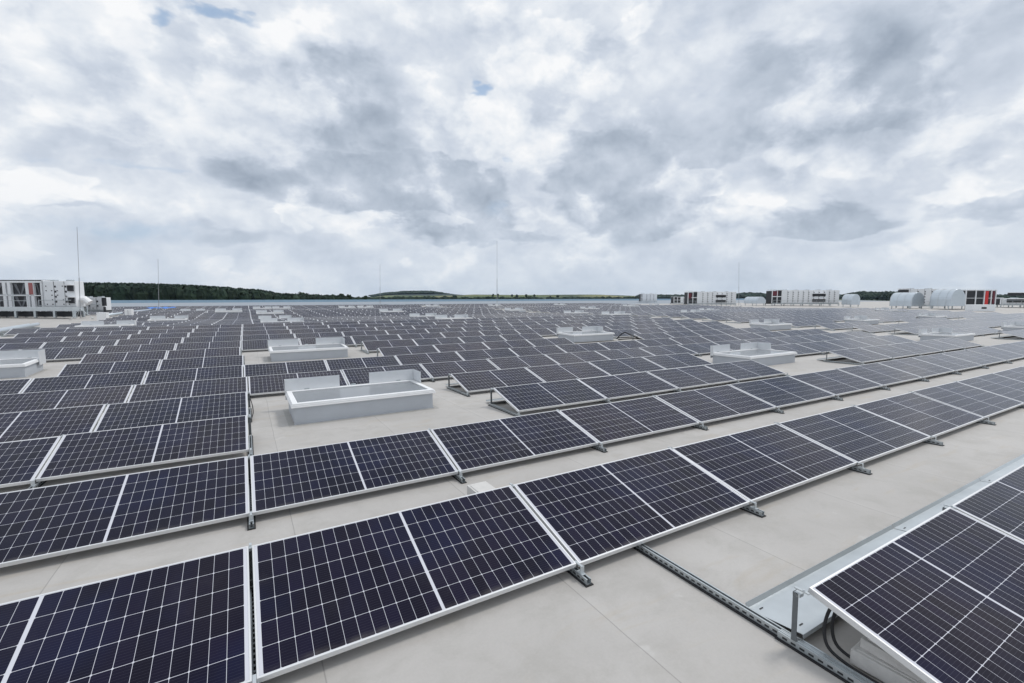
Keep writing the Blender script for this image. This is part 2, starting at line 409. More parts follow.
for r_ in rings:
    for i in range(nA):
        a = az0 + 2*math.pi*i/nA; rel = a - YAW; rel = (rel+math.pi) % (2*math.pi) - math.pi
        px = 512 + F*math.tan(rel)/math.cos(PITCH) if abs(rel) < 1.35 else (4000 if rel > 0 else -3000)
        d = r_*max(math.cos(rel), .25) if abs(rel) < 1.35 else r_*.25
        V.append((CX + r_*math.sin(a), r_*math.cos(a), terr_h(px, d)))
Fc = []
for k in range(len(rings)-1):
    for i in range(nA):
        j = (i+1) % nA; Fc.append((k*nA+i, (k+1)*nA+i, (k+1)*nA+j, k*nA+j))
me = bpy.data.meshes.new('ground'); me.from_pydata(V, [], Fc); me.materials.append(M_terr); me.update()
me.polygons.foreach_set('use_smooth', [True]*len(me.polygons))
go = bpy.data.objects.new('ground', me); C.objects.link(go); tag(go, kind='structure')

# haze: even thin air round everything
m = MB(); m.box((-7000,-7000,-40), (7000,7000,140))
hz_o = m.mesh('haze', []); ho_ = bpy.data.objects.new('haze', hz_o); C.objects.link(ho_)
hm = bpy.data.materials.new('haze'); hm.use_nodes = True; t = hm.node_tree; t.nodes.clear()
pv = t.nodes.new('ShaderNodeVolumePrincipled'); pv.inputs['Color'].default_value = (.60,.80,1,1); pv.inputs['Density'].default_value = .00003
pv.inputs['Anisotropy'].default_value = 0
mo = t.nodes.new('ShaderNodeOutputMaterial'); t.links.new(pv.outputs[0], mo.inputs['Volume']); hz_o.materials.append(hm)
tag(ho_, 'thin pale haze fading the far hills', 'haze', kind='stuff')

# ------------------------------------------------------------------ solar panels
LEN = math.hypot(Z1-Z0, DEP); PW = 2.098
TA = math.atan2(Z1-Z0, DEP)
# local frame: origin on the roof under the middle of the low edge; plane point (x, s along slope)
def PP(x, s, dn=0):      # dn: down from the glass face
    return Vector((x, s*math.cos(TA)+dn*math.sin(TA), Z0+s*math.sin(TA)-dn*math.cos(TA)))
Mp = Matrix.Translation((0,0,Z0)) @ Matrix.Rotation(TA, 4, 'X')
def frame_mb():
    m = MB(); h = PW/2; t = .011; d = .035
    m.box((-h,0,-d), (h,t,0), 0, Mp); m.box((-h,LEN-t,-d), (h,LEN,0), 0, Mp)
    m.box((-h,t,-d), (-h+t,LEN-t,0), 0, Mp); m.box((h-t,t,-d), (h,LEN-t,0), 0, Mp)
    m.box((-h+t,t,-d), (h-t,t+.02,-d+.002), 0, Mp); m.box((-h+t,LEN-t-.02,-d), (h-t,LEN-t,-d+.002), 0, Mp)
    return m
def glass_mb():
    m = MB(); h = PW/2-.0112; a = .0112; b = LEN-.0112
    q = [(-h,a),(h,a),(h,b),(-h,b)]; vc = LEN/2; k = 1.0
    m.face([Mp @ Vector((x,y,-.0015)) for x, y in q], 0, [(x*k, (y-vc)*k) for x, y in q])
    m.face([Mp @ Vector((x,y,-.007)) for x, y in q[::-1]], 1)
    return m
ME_frame = frame_mb().mesh('frame', M_frame); ME_glass = glass_mb().mesh('cell_laminate', [M_cells, M_bsheet])

def xoff(k):
    if k == -1: return 2.85 - W
    return 0 if k < 5 else (-.1 if k < 7 else (-.2 if k < 13 else .35))
def rowY(k): return YF + RP*k
# skylights: left x, front y
SKY = [(.63,8.50,'nearest'),(.66,17.5,''),(-7.85,17.5,''),(13.45,8.55,''),(13.5,17.5,''),(29.5,8.5,''),(29.5,17.6,''),(41.8,17.5,''),
       (.80,33.5,''),(12.7,32.6,''),(29.8,33.0,''),(41.6,33.5,''),(-8.6,35.5,''),(32.2,42.4,''),(13.6,42.0,''),(.9,44.6,''),(.9,54.6,''),(13.7,54.0,''),
       (29.9,52.6,''),(43.4,53.6,''),(55.5,42.0,''),(55.5,17.5,''),(41.8,8.5,''),(-6.9,46.5,''),(-3.0,60,''),(-7.2,70,''),(68,26,''),(.9,82,''),(3.6,82,''),(13.7,82,''),(16.8,82,''),(29.9,84,''),(43.4,84,''),(60,84,''),(75,70,''),(58,60,'')]
SW, SD = 2.58, 1.42
UNITS = []   # rectangles kept free of panels
def blocked(x0, x1, y0, y1):
    for sx, sy, _ in SKY:
        if x1 > sx-.25 and x0 < sx+SW+.25 and y1 > sy-.72 and y0 < sy+SD-.02: return True
    for (a, b, c, d) in UNITS:
        if x1 > a and x0 < b and y1 > c and y0 < d: return True
    return False
UNITS += [(79, 400, 14, 75), (84,400,75,400)]
panels = []          # (row, j, x, y, area)
for k in range(-1, 50):
    y = rowY(k); xo = xoff(k)
    for j in range(-70, 110):
        x0 = xo + j*W; x1 = x0 + W
        if k == -1 and j < 1: continue
        if k >= 8 and y < 30 and x0 < -9.0: continue
        if 30 < y < 62 and x0 < -12.5 + (y-30)*.08: continue
        if y > 62 and x0 < -30: continue
                # aisle running away at x 29.7 .. 34.4
        if j in (14, 15) and k >= 0: continue
        if k in (0, 1) and j > 18: continue
        if x0 > 79 and y < 75: continue
        if j > 16 and y > 75 and x0 > y*1.3-8: continue
        if k > 0 and blocked(x0, x1, y, y+DEP): continue
        c = (x0+W/2, y+.5, H(y)+.2); p = visible_px(c)
        if p is None or p[0] < -260 or p[0] > 1300 or p[1] > 1100: continue
        # project the outline for its picture size
        q = [visible_px(v) for v in ((x0,y,H(y)+Z0),(x1,y,H(y)+Z0),(x1,y+DEP,H(y)+Z1),(x0,y+DEP,H(y)+Z1))]
        if any(v is None for v in q): continue
        xs = [min(max(v[0],0),1024) for v in q]; yy = [min(max(v[1],0),683) for v in q]
        inside = max(xs)-min(xs) > 1 and max(yy)-min(yy) > 1
        ar = abs(sum(xs[i]*yy[(i+1)%4]-xs[(i+1)%4]*yy[i] for i in range(4)))/2 if inside else 0
        if ar <= 0 and not (p[0] > -60 and p[0] < 1090 and p[1] < 700): continue
        panels.append([k, j, x0+W/2, y, ar])
panels.sort(key=lambda t: -t[4])
near = [t for t in panels[:300] if t[4] > 0]; nset = {(t[0], t[1]) for t in near}
far = [t for t in panels if (t[0], t[1]) not in nset]
print('brackets/panels', len(near), len(far), near[-1])
_O = 'zeroth first second third fourth fifth sixth seventh eighth ninth tenth eleventh twelfth thirteenth fourteenth fifteenth sixteenth seventeenth eighteenth nineteenth'.split()
ORD = _O + ['twentieth'] + ['twenty-'+q for q in _O[1:10]] + ['thirtieth'] + ['thirty-'+q for q in _O[1:10]] + ['fortieth'] + ['forty-'+q for q in _O[1:10]]
present = {}
for t in panels: present.setdefault(t[0], set()).add(t[1])
def row_name(k): return 'the right foreground row' if k == -1 else '%s long row' % ORD[k+1]
def panel_label(k, j):
    if k == -1: return 'panel %s from the open left end of the right foreground row' % ORD[j]
    if j < 0:
        return 'panel %s left of the straight seam in %s' % (ORD[len([q for q in present[k] if j <= q < 0])], row_name(k))
    # walk left to the start of this run of panels
    s = j
    while s-1 in present[k] and s-1 >= 0: s -= 1
    n = ORD[j-s+1]
    if s == 0: return 'panel %s right of the straight seam in %s' % (n, row_name(k))
    if s < 6: return 'panel %s right of the middle skylight gap in %s' % (n, row_name(k))
    if s < 12: return 'panel %s right of the second skylight gap in %s' % (n, row_name(k))
    return 'panel %s right of the long aisle in %s' % (n, row_name(k))
for k, j, x, y, ar in near:
    jit = random.Random(k*97+j)
    e = empty('solar_panel', (x, y+jit.uniform(-.004,.004), H(y)+jit.uniform(-.003,.003)), (math.atan(slope(y+.5))+jit.uniform(-.007,.007), jit.uniform(-.003,.003), jit.uniform(-.0012,.0012)))
    add_mesh('frame', ME_frame, e); add_mesh('glass', ME_glass, e)
    tag(e, panel_label(k, j), 'solar panel', 'solar panels in rows across the roof')
# the far rest in one object
m = MB()
hx = PW/2
for k, j, x, y, ar in far:
    jit = random.Random(k*97+j)
    Mt = Matrix.Translation((x,y,H(y)+jit.uniform(-.004,.004))) @ Matrix.Rotation(math.atan(slope(y+.5))+jit.uniform(-.006,.006), 4, 'X') @ Matrix.Rotation(jit.uniform(-.003,.003),4,'Y') @ Mp
    m.box((-hx,0,-.035), (hx,LEN,0), 1, Mt)
    q = [(-hx+.0115,.0115),(hx-.0115,.0115),(hx-.0115,LEN-.0115),(-hx+.0115,LEN-.0115)]
    m.face([Mt @ Vector((a,b,.002)) for a, b in q], 0, [(a, b-LEN/2) for a, b in q])
o = m.build('solar_panel_field', [M_cells, M_frame]); tag(o, 'distant mass of solar panel rows covering the far part of the roof', 'solar panels', kind='stuff')

# ------------------------------------------------------------------ mounting brackets
def channel(m, y0, y1, x=0, w=.041, h=.04, mi=0, slots=True):
    m.box((x-w/2, y0, .008), (x+w/2, y1, .0105), mi)
    m.box((x-w/2, y0, .0105), (x-w/2+.0025, y1, .008+h), mi); m.box((x+w/2-.0025, y0, .0105), (x+w/2, y1, .008+h), mi)
    m.box((x-w/2+.0025, y0, .008+h-.0025), (x-w/2+.011, y1, .008+h), mi); m.box((x+w/2-.011, y0, .008+h-.0025), (x+w/2-.0025, y1, .008+h), mi)
    if slots:
        y = y0+.03
        while y < y1-.04:
            m.box((x-.006, y, .011), (x+.006, y+.028, .012), mi+1); m.box((x-w/2-.0012, y, .020), (x-w/2-.0002, y+.028, .032), mi+1)
            m.box((x+w/2+.0002, y, .020), (x+w/2+.0012, y+.028, .032), mi+1); y += .05
def make_bracket(left_open=False):
    e = empty('mounting_bracket', (0,0,0))
    m = MB(); channel(m, -.13, DEP+.12); m.build('base_rail', [M_galv, M_slot], e)
    MB().box((-.034,-.142,.0), (.034,DEP+.13,.007)).build('rubber_mat', M_black, e)
    m = MB(); m.box((-.017,-.055,.049), (.017,-.050,Z0+.006)); m.box((-.017,-.050,.049), (.017,-.004,.053)); m.box((-.009,-.050,Z0-.002), (.009,.035,Z0+.006)); m.box((-.017,-.075,.049),(.017,-.055,.053))
    m.tube([(0,-.03,.053),(0,-.03,.066)], .008, 6)
    m.build('front_foot', M_sheet, e)
    yb = DEP+.012
    m = MB(); m.box((-.02,yb,.049), (-.016,yb+.03,Z1-.02)); m.box((-.016,yb+.026,.049), (.018,yb+.03,Z1-.02)); m.box((-.016,yb,.049),(.018,yb+.026,.053))
    m.build('rear_post', M_post, e)
    m = MB(); m.box((-.008,yb-.05,Z1-.004), (.008,yb+.03,Z1+.004)); m.box((-.02,yb-.01,Z1-.04), (.02,yb+.032,Z1-.02)); m.tube([(0,yb-.02,Z1+.004),(0,yb-.02,Z1+.011)], .007, 6)
    m.build('rear_clamp', M_sheet, e)
    return e
proto = make_bracket(); first = True
brs = []
for k in range(-1, 5):
    js = present.get(k, set()); seams = set()
    for j in js: seams.add(j); seams.add(j+1)
    for j in sorted(seams):
        x = xoff(k)+j*W; y = rowY(k); p = visible_px((x, y-.1, H(y)))
        if k > -1 and (p is None or not (-15 < p[0] < 1040 and p[1] < 720)): continue
        if k == -1 and j > 3: continue
        brs.append((k, j, x, y))
for k, j, x, y in brs:
    o = proto if first else copy_tree(proto); first = False
    xx = x
    if j not in present[k]: xx = x - .0 + .012
    if j-1 not in present[k]: xx = x - .012 - (.05 if k == -1 else 0)
    o.location = (xx, y, H(y)+.001); o.rotation_euler = (math.atan(slope(y+.5)), 0, 0)
    if k == -1: lab = 'bracket at the %s in the right foreground row' % ('open left end' if j == 1 else '%s panel joint' % ORD[j-1])
    elif j == 0: lab = 'bracket at the straight seam in %s' % row_name(k)
    elif j < 0: lab = 'bracket at the %s panel joint left of the straight seam in %s' % (ORD[-j], row_name(k))
    elif j-1 not in present[k]: lab = 'bracket at the open panel end beside %s in %s' % ('the long aisle' if j > 12 else ('the nearest skylight gap' if j < 5 else 'the second skylight gap'), row_name(k))
    else: lab = 'bracket at the %s panel joint right of the straight seam in %s' % (ORD[j] if j < 24 else 'farthest', row_name(k))
    tag(o, lab, 'bracket', 'brackets under the panel joints')
# far supports, only ever a few dark pixels each
m = MB()
for t in panels:
    k, j, x, y, ar = t
    if k < 5: continue
    for jj, open_ in ((j, j-1 not in present[k]), (j+1, j+1 not in present[k])):
        if jj == j+1 and not open_: continue
        if k > 26 and not open_: continue
        xx = xoff(k)+jj*W; hh = H(y); hb = H(y+DEP)
        m.box((xx-.02,y-.25,hh+.002), (xx+.02,y+DEP+.12,max(hh,hb)+.045))
        m.box((xx-.02,y+DEP+.012,hb), (xx+.02,y+DEP+.04,hb+Z1-.03))
tag(m.build('far_panel_supports', M_galv), 'many small steel supports under the farther solar panel rows', 'supports', kind='stuff')

# long floor rail, tray, cable, ballast in the right foreground
m = MB(); channel(m, -.9, 3.35, 0)
rl = empty('floor_rail', (2.80, 0, .004), (math.atan(-.0159),0,0))
m.build('channel', [M_galv, M_slot], rl); MB().box((-.036,-.92,-.003), (.036,3.37,.007)).build('rubber_mat', M_black, rl)
tag(rl, 'long perforated steel rail crossing the bare roof beside the right foreground panels', 'rail')
# wind sheet behind the front right row
y1 = rowY(-1)
ws = empty('wind_sheet', (2.80, y1+DEP, H(1.3)+.0), (math.atan(-.0159),0,0))
for i in range(3):
    m = MB(); x0 = .03+i*2.12; x1 = x0+2.112
    prof = [(.345,.028),(.360,.028),(.374,.060),(.371,.061),(.357,.031),(.345,.031),(.02,.075),(.005,.075),(.005,.045),(.007,.045),(.007,.072),(.02,.072)]
    m.prism([(y, z+.002*i) for y, z in prof], x0, x1)
    s = m.build('sheet', M_sheet, ws)
    q = MB()
    for yy in (.06,.30):
        z = .031+(.345-yy)/.325*.044+.0012+.002*i
        q.box((x0+.05+.02*(yy < .1), yy, z), (x0+.085+.02*(yy < .1), yy+.008, z+.0012))
    q.build('slot', M_slot, s)
tag(ws, 'long bent galvanised wind sheet lying behind the right foreground panels', 'wind sheet', 'wind sheets behind the panel rows')
def runs(k):
    o = []; js = sorted(present.get(k, ()))
    for j in js:
        if o and o[-1][1] == j-1: o[-1][1] = j
        else: o.append([j, j])
    return o
def sheet_prof(): return [(.345,.028),(.360,.028),(.374,.060),(.371,.061),(.357,.031),(.345,.031),(.05,.10),(.035,.10),(.035,.097),(.05,.097)]
for k in range(0, 6):
    for q, (a, b) in enumerate(runs(k)):
        m = MB(); m.prism(sheet_prof(), .03, (b-a+1)*W-.03)
        o = m.build('wind_sheet', M_sheet); o.location = (xoff(k)+a*W, rowY(k)+DEP, H(rowY(k)+1)); o.rotation_euler = (math.atan(slope(rowY(k)+1)),0,0)
        tag(o, 'galvanised wind sheet low behind %s, %s run of panels from the left' % (row_name(k), ORD[q+1]), 'wind sheet', 'wind sheets behind the panel rows')
def stone(x, y, sx, sy, sz, rz, label, z=0):
    m = MB(); m.box((-sx/2,-sy/2,0), (sx/2,sy/2,sz)); m.box((-sx/2+.02,-sy/2+.02,sz-.001), (sx/2-.02,sy/2-.02,sz+.006))
    o = m.build('ballast_block', M_conc, None, .008); o.location = (x, y, H(y)+z); o.rotation_euler = (0,0,rz); tag(o, label, 'concrete block', 'concrete ballast blocks on the rails'); return o
stone(2.06, 4.05, .22, .36, .13, .02, 'square pale concrete block behind the front long row on a rail', .045)
stone(3.02, .92, .20, .46, .085, R(3), 'lower pale concrete block stacked under the right foreground panel', .012)
stone(3.03, .97, .15, .30, .055, R(-2), 'upper pale concrete block stacked under the right foreground panel', .104)
m = MB()
cab = [(2.94,1.25,.285),(2.915,1.27,.22),(2.88,1.27,.13),(2.856,1.23,.05),(2.852,1.12,.02),(2.85,.98,.02),(2.85,.5,.02)]
def smooth_pts(P, n=6):
    P = [Vector(p) for p in P]; o = []
    for i in range(len(P)-1):
        a, b, c, d = P[max(i-1,0)], P[i], P[i+1], P[min(i+2,len(P)-1)]
        for k in range(n):
            t = k/n; o.append(.5*((2*b)+(-a+c)*t+(2*a-5*b+4*c-d)*t*t+(-a+3*b-3*c+d)*t**3))
    return o + [P[-1]]
m.tube(smooth_pts(cab), .009, 8); m.tube(smooth_pts([(x+.022+.012*k,y-.02,z) for k, (x, y, z) in enumerate(cab)]), .009, 8)
tag(m.build('cable_pair', M_black, smooth=True), 'pair of black cables hanging down under the right foreground panel', 'cable')
m = MB(); m.tube(smooth_pts([(.03,9.9,.30),(.06,9.75,.2),(.07,9.6,.10),(.05,9.4,.05),(.02,9.1,.06)]), .008, 6); o = m.build('cable_loop', M_black, smooth=True); o.location = (0,0,H(9.5)); tag(o, 'black cable loop hanging at the panel end left of the nearest skylight', 'cable')

# ------------------------------------------------------------------ skylights
def make_skylight():
    e = empty('skylight', (0,0,0)); h = .30; w, d = SW, SD
    m = MB(); t = .06; i = .05
    m.box((i,i,0), (w-i,i+t,h)); m.box((i,d-i-t,0), (w-i,d-i,h)); m.box((i,i+t,0), (i+t,d-i-t,h)); m.box((w-i-t,i+t,0), (w-i,d-i-t,h))
    m.box((i-.012,i-.012,0), (w-i+.012,i-.002,.03))
    m.build('curb', M_curb, e)
    m = MB(); f = .10
    m.box((i-f,i-f,.001), (w-i+f,i-.013,.006)); m.box((i-f,d-i+.001,.001), (w-i+f,d-i+f,.006)); m.box((i-f,i-.013,.001), (i-.013,d-i+.001,.006)); m.box((w-i+.013,i-.013,.001), (w-i+f,d-i+.001,.006))
    m.build('flashing', M_flash, e)
    for hx_ in (.35, 1.25, 2.2): MB().box((hx_,d+.0005,h-.06), (hx_+.09,d+.03,h+.10)).build('hinge', M_galv, e)
    m = MB()
    for a, b in ((0,.034),(.036,.068),(.07,.10)):
        o_ = {0:.0,.036:.008,.07:.02}[a]; z0, z1 = h+.002+a*.75, h+.002+b*.75; fw = .11
        m.box((o_,o_,z0), (w-o_,fw,z1)); m.box((o_,d-fw,z0), (w-o_,d-o_,z1)); m.box((o_,fw,z0), (fw,d-fw,z1)); m.box((w-fw,fw,z0), (w-o_,d-fw,z1))
    m.build('rim', M_white, e, .006)
    m = MB(); zz = h+.045
    for a in range(1):
        m.box((.112,.112,zz), (w-.112,d-.112,zz+.012))
    m.box((.112,d/2-.012,zz+.013), (w-.112,d/2+.012,zz+.022)) if False else None
    m.build('glazing', M_glaz, e)
    top = h+.31
    m = MB(); m.box((.03,d+.005,h-.10), (1.02,d+.011,top)); m.box((-.004,d-.10,h-.02), (.003,d+.011,top)); m.box((.003,d+.005,h-.10),(.03,d+.011,top))
    m.build('deflector', M_defl, e)
    m = MB(); m.box((1.62,d+.005,h-.10), (w+.004,d+.011,top)); m.box((w+.004,d-.50,h-.10), (w+.010,d+.011,top))
    m.box((w+.004,d-.52,h-.10),(w+.03,d-.502,h+.05))
    m.build('deflector', M_defl, e)
    return e
m_, n_, b_ = mat('skylight_glazing')
nn = n_.noise(n_.n('ShaderNodeTexCoord').outputs['Object'], 1.2, 5, .6).outputs[0]
n_.link(n_.mix(nn, (.16,.175,.19,1), (.24,.255,.27,1)), b_.inputs['Base Color']); b_.inputs['Roughness'].default_value = .16; b_.inputs['IOR'].default_value = 1.5
M_glaz = m_
skp = make_skylight(); first = True
SL = {0:'nearest wide skylight standing in the bare gap behind the second long row',1:'second skylight of the middle column, behind the nearest one',2:'skylight cut by the left edge of the picture among the panels',
      3:'skylight in the panel gap right of the picture centre, closest on that side',4:'small looking skylight behind the one in the right panel gap, beside dark cable',
      5:'skylight at the long aisle nearest the right edge',6:'skylight by the aisle in front of the white air handling units',7:'skylight beyond the aisle on the right, among the farther panels'}
for i, (sx, sy, _) in enumerate(SKY):
    p = visible_px((sx+1.2, sy+1, H(sy)+.3))
    if p is None or p[0] < -40 or p[0] > 1060: continue
    o = skp if first else copy_tree(skp); first = False
    o.location = (sx, sy, H(sy+1.4)+.0 if i > 2 else H(sy)-.003); o.rotation_euler = (math.atan(slope(sy+1.4)), 0, 0)
    tag(o, SL.get(i, 'distant white skylight among the far panel rows'), 'skylight', 'skylights across the roof')
    if i not in SL: o['group'] = 'distant skylights among the far panels'
m = MB(); m.tube(smooth_pts([(16.3,17.6,.10),(16.5,17.3,.42),(16.8,17.1,.30),(17.4,16.9,.08),(18.6,16.6,.06),(20.2,16.9,.10)]), .03, 6); m.tube(smooth_pts([(16.3,17.5,.06),(16.9,17.0,.12),(18,16.7,.05),(19.6,16.8,.05)]), .03, 6)
o = m.build('black_hose', M_black); o.location = (0,0,H(17)); tag(o, 'dark cable bundle lying right of the second skylight in the right panel gap', 'cable')

# ------------------------------------------------------------------ air handling units
def ori(px, depth, yawdeg=0, h0=0):
    X, Y = at(px, depth); return X, Y, H(Y)+h0
def rail_fence(m, x0, x1, y, z0, z1, step=1.5):
    n = max(1, int((x1-x0)/step))
    for i in range(n+1):
        x = x0+(x1-x0)*i/n; m.box((x-.025,y-.025,z0), (x+.025,y+.025,z1))
    for z in (z1, (z0+z1)/2): m.box((x0,y-.02,z-.025), (x1,y+.02,z+.015))
def long_unit(name, px0, px1, depth, label, h=2.9, z=.55, dk=(0,.12), louv=(.63,.83), red=None, dep=2.6, far_scale=1.0):
    """long modular unit seen side on; local x runs along the picture's width"""
    X0, Y0 = at(px0, depth); X1, Y1 = at(px1, depth); L = math.hypot(X1-X0, Y1-Y0); ang = math.atan2(Y1-Y0, X1-X0)
    e = empty(name, (X0, Y0, H(Y0)), (0,0,ang))
    a = dk[1]*L
    MB().box((a,0,z), (L,dep,z+h)).build('casing', M_unit, e, .03)
    m = MB(); m.box((-.05,-.12,z-.2), (L+.05,-.0,z-.005)); m.box((-.05,dep,z-.2), (L+.05,dep+.12,z-.005))
    n = int(L/2)
    for i in range(n+1):
        for yy in (-.1, dep): m.box((L*i/n-.08,yy,0), (L*i/n+.08,yy+.1,z-.205))
    m.build('base_frame', M_galv, e)
    m = MB(); n = max(3, int((L-a)/1.1))
    for i in range(1, n):
        x = a+(L-a)*i/n; m.box((x-.02,-.012,z+.05), (x+.02,-.001,z+h-.05))
        for zz in [q for q in (.5, 1.0, 1.5, 2.0, 2.4) if q < h-.2]: m.box((x+.06,-.03,z+zz-.09), (x+.20,-.001,z+zz+.09))
    m.build('door_joint', M_dark, e)
    if louv:
        m = MB()
        for zz in (.35, 1.55): m.box((L*louv[0],-.16,z+zz), (L*louv[1],-.002,z+zz+.55))
        lo = m.build('intake_louvre', M_dark, e)
        m = MB()
        for zz in (.93, 2.13): m.box((L*louv[0]-.1,-.5,z+zz), (L*louv[1]+.1,-.002,z+zz+.06))
        m.build('rain_hood', M_white, lo)
    if dk:
        m = MB(); m.box((0,.1,z), (a-.05,dep-.1,z+h-.15)); m.build('coil_bank', M_dark, e)
        m = MB()
        for x in (0, a/2, a-.08): m.box((x-.07,-.03,z), (x+.07,.09,z+h))
        m.box((-.07,-.03,z+h), (a-.03,dep,z+h+.08)); m.box((.08,-.02,z+h*.48), (a-.16,.08,z+h*.54)); m.build('coil_frame', M_unit, e)
        if red: MB().box((red[0]*L,-.025,z+red[2]), (red[1]*L,.095,z+red[3])).build('service_panel', M_red if red[4] == 0 else M_redb, e)
    m = MB(); rs_ = random.Random(int(px0))
    for i in range(int(L/.55)):
        for zz in range(int(h/.45)):
            x = a+.2+i*.55; q = z+.2+zz*.45
            if x < L-.2 and rs_.random() < .45: m.box((x,-.026,q), (x+.10,-.002,q+.09))
    if depth < 60: m.build('fitting', M_dark, e)
    m = MB(); m.tube([(0,-.55,z+.1),(L,-.55,z+.1)], .03, 6); m.tube([(0,-.55,z+.65),(L,-.55,z+.65)], .03, 6)
    for i in range(int(L/1.6)+1): m.tube([(min(i*1.6,L),-.55,0),(min(i*1.6,L),-.55,z+.65)], .03, 6)
    m.build('guard_rail', M_galv, e)
    m = MB()
    for i in range(max(2,int(L/2.4))): m = MB(); m.box((L*(i+.3)/max(2,int(L/2.4)), dep*.3, z+h+.001), (L*(i+.3)/max(2,int(L/2.4))+.5, dep*.7, z+h+.13)); m.build('roof_fan_box', M_galv, e)
    tag(e, label, 'air handling unit', 'long white rooftop air handling units')
    return e, L
long_unit('air_handling_unit', 688, 736, 112, 'white air handling unit with dark coil end, left of the larger one', dk=(0,.20), louv=(.58,.78), red=(.0,.07,1.3,2.5,0))
long_unit('air_handling_unit', 772, 839, 103, 'longest white air handling unit with two black louvres, right of centre', dk=(0,.15), louv=(.60,.79), red=(.0,.09,1.7,2.7,0))
def duct(px, depth, w, r, ln, label, yaw, z=.5):
    X, Y = at(px, depth); e = empty('foil_duct', (X, Y, H(Y)), (0,0,yaw))
    m = MB(); n = 14; prof = [(-w/2,z),(-w/2,z+r*.6)] + [(-w/2+w*.5*(1-math.cos(math.pi*i/n)), z+r*.6+(r*.9)*math.sin(math.pi*i/n)) for i in range(1,n)] + [(w/2,z+r*.6),(w/2,z)]
    m.prism(prof, 0, ln); m.build('duct_body', M_duct, e, .02)
    m = MB()
    k = 0
    while k < ln: m.prism([(y*1.012, z+(zz-z)*1.012) for y, zz in prof], k, k+.05); k += 1.1
    m.build('seam_band', M_sheet, e)
    m = MB()
    for x in (.3, ln-.3):
        for y in (-w/2+.1, w/2-.1): m.box((x-.05,y-.05,0), (x+.05,y+.05,z-.002))
    m.build('stand', M_galv, e)
    tag(e, label, 'duct', 'silver foil ducts beside the air handling units'); return e
duct(748, 105, 2.4, 1.0, 3.6, 'silver foil duct between the two middle air handling units', R(-100))
duct(846, 100, 2.4, 1.5, 2.2, 'silver mesh covered duct right of the longest air handling unit', R(-104))
duct(896, 78, 2.8, 1.5, 3.4, 'rounded silver foil duct hood left of the right hand unit', R(-104))
duct(937, 74, 3.0, 1.75, 2.9, 'large silver foil duct hood directly before the red and black coils', R(-106))
long_unit('air_handling_unit', 909, 945, 82, 'right hand air handling unit half hidden by silver ducts', dk=(0,.02), louv=None, h=2.9)
# coil section with red fan on the right
X, Y = at(966, 73); e = empty('coil_unit', (X, Y, H(Y)), (0,0,R(-30)))
MB().box((0,.15,.75), (4.7,2.4,2.95)).build('coil_bank', M_dark, e)
m = MB()
for x in (0,1.55,2.9,4.0,4.7): m.box((x-.07,.02,.55), (x+.07,.14,3.0))
m.box((-.07,0,3.0), (4.8,2.5,3.12)); m.box((-.07,0,.5), (4.8,2.5,.6)); m.box((0,.03,1.75), (4.7,.13,1.82)); m.build('frame', M_unit, e)
MB().box((3.0,-.0,.75), (3.5,.15,2.9)).build('red_panel', M_redb, e); MB().box((4.2,.0,.9), (4.5,.15,2.9)).build('red_panel', M_red, e)
for x in (.1,2.3,4.6):
    for y in (.1,2.3): MB().box((x-.06,y-.06,0), (x+.06,y+.06,.498)).build('leg', M_galv, e)
tag(e, 'black coil unit with bright red panel near the right edge', 'cooling unit')
long_unit('air_handling_unit', 1001, 1060, 85, 'pale unit with dark openings cut by the right edge of the picture', h=1.1, z=.6, dk=(0,.05), louv=(.1,.5))
X, Y = at(974, 66); e = empty('white_plinth_box', (X,Y,H(Y)), (0,0,R(-30))); MB().box((0,0,0),(3.2,1.2,.95)).build('casing', M_unit, e, .03); MB().box((1.2,-.02,.35),(1.9,-.001,.6)).build('vent', M_dark, e)
tag(e, 'low white box with small dark vent before the red and black coils', 'vent box')
# small far units around px 640-680
long_unit('air_handling_unit', 641, 657, 165, 'small far white unit standing alone at the roof edge', h=2.6, z=.6, dk=(0,.12), louv=None)
long_unit('air_handling_unit', 674, 688, 128, 'low grey machinery directly left of the middle units', h=1.6, z=.4, dk=(0,.5), louv=None)
# ---- left group
long_unit('air_handling_unit', 44, 76, 46, 'white unit covered in small dark fittings at the left', h=2.55, z=.95, dk=(0,.02), louv=(.80,.96), dep=1.0)
X0, Y0 = at(-45, 46); X1, Y1 = at(43, 46); ang = math.atan2(Y1-Y0, X1-X0); L = math.hypot(X1-X0, Y1-Y0)
e = empty('chiller', (X0,Y0,H(Y0)), (0,0,ang))
m = MB(); m.box((0,.25,.95), (L,2.4,2.1)); m.box((0,.25,2.15), (L,2.4,3.35)); m.build('coil_bank', M_dark, e)
m = MB()
pxs = [-45,-20,5,10,28,33,43]
for q in pxs:
    x = L*(q+45)/88; m.box((x-.16,.0,.9), (x+.16,.24,3.42))
m.box((-.1,0,3.425), (L,2.5,3.6)); m.box((-.1,0,2.1), (L,.22,2.2)); m.box((-.1,-.02,.8), (L,2.5,.95)); m.build('frame', M_unit, e)
m = MB()
for q0, q1 in ((-20,5),(10,28),(33,43)):
    a, b = L*(q0+45)/88+.2, L*(q1+45)/88-.2; c = (a+b)/2
    for z0, z1 in ((1.0,2.08),(2.22,3.4)):
        m = MB(); m.face([(a,.22,z1),(a+.25*(b-a),.22,z1),(c,.22,z0),(c-.06*(b-a),.22,z0)]); m.face([(b,.22,z1),(c+.06*(b-a),.22,z0),(c,.22,z0),(b-.25*(b-a),.22,z1)]); m.build('v_coil', M_vcoil, e)
MB().box((L*75/88,-.03,2.25), (L*79/88,.0,3.4)).build('red_panel', simple('faded_red_paint', (.36,.12,.12), .6), e)
m = MB()
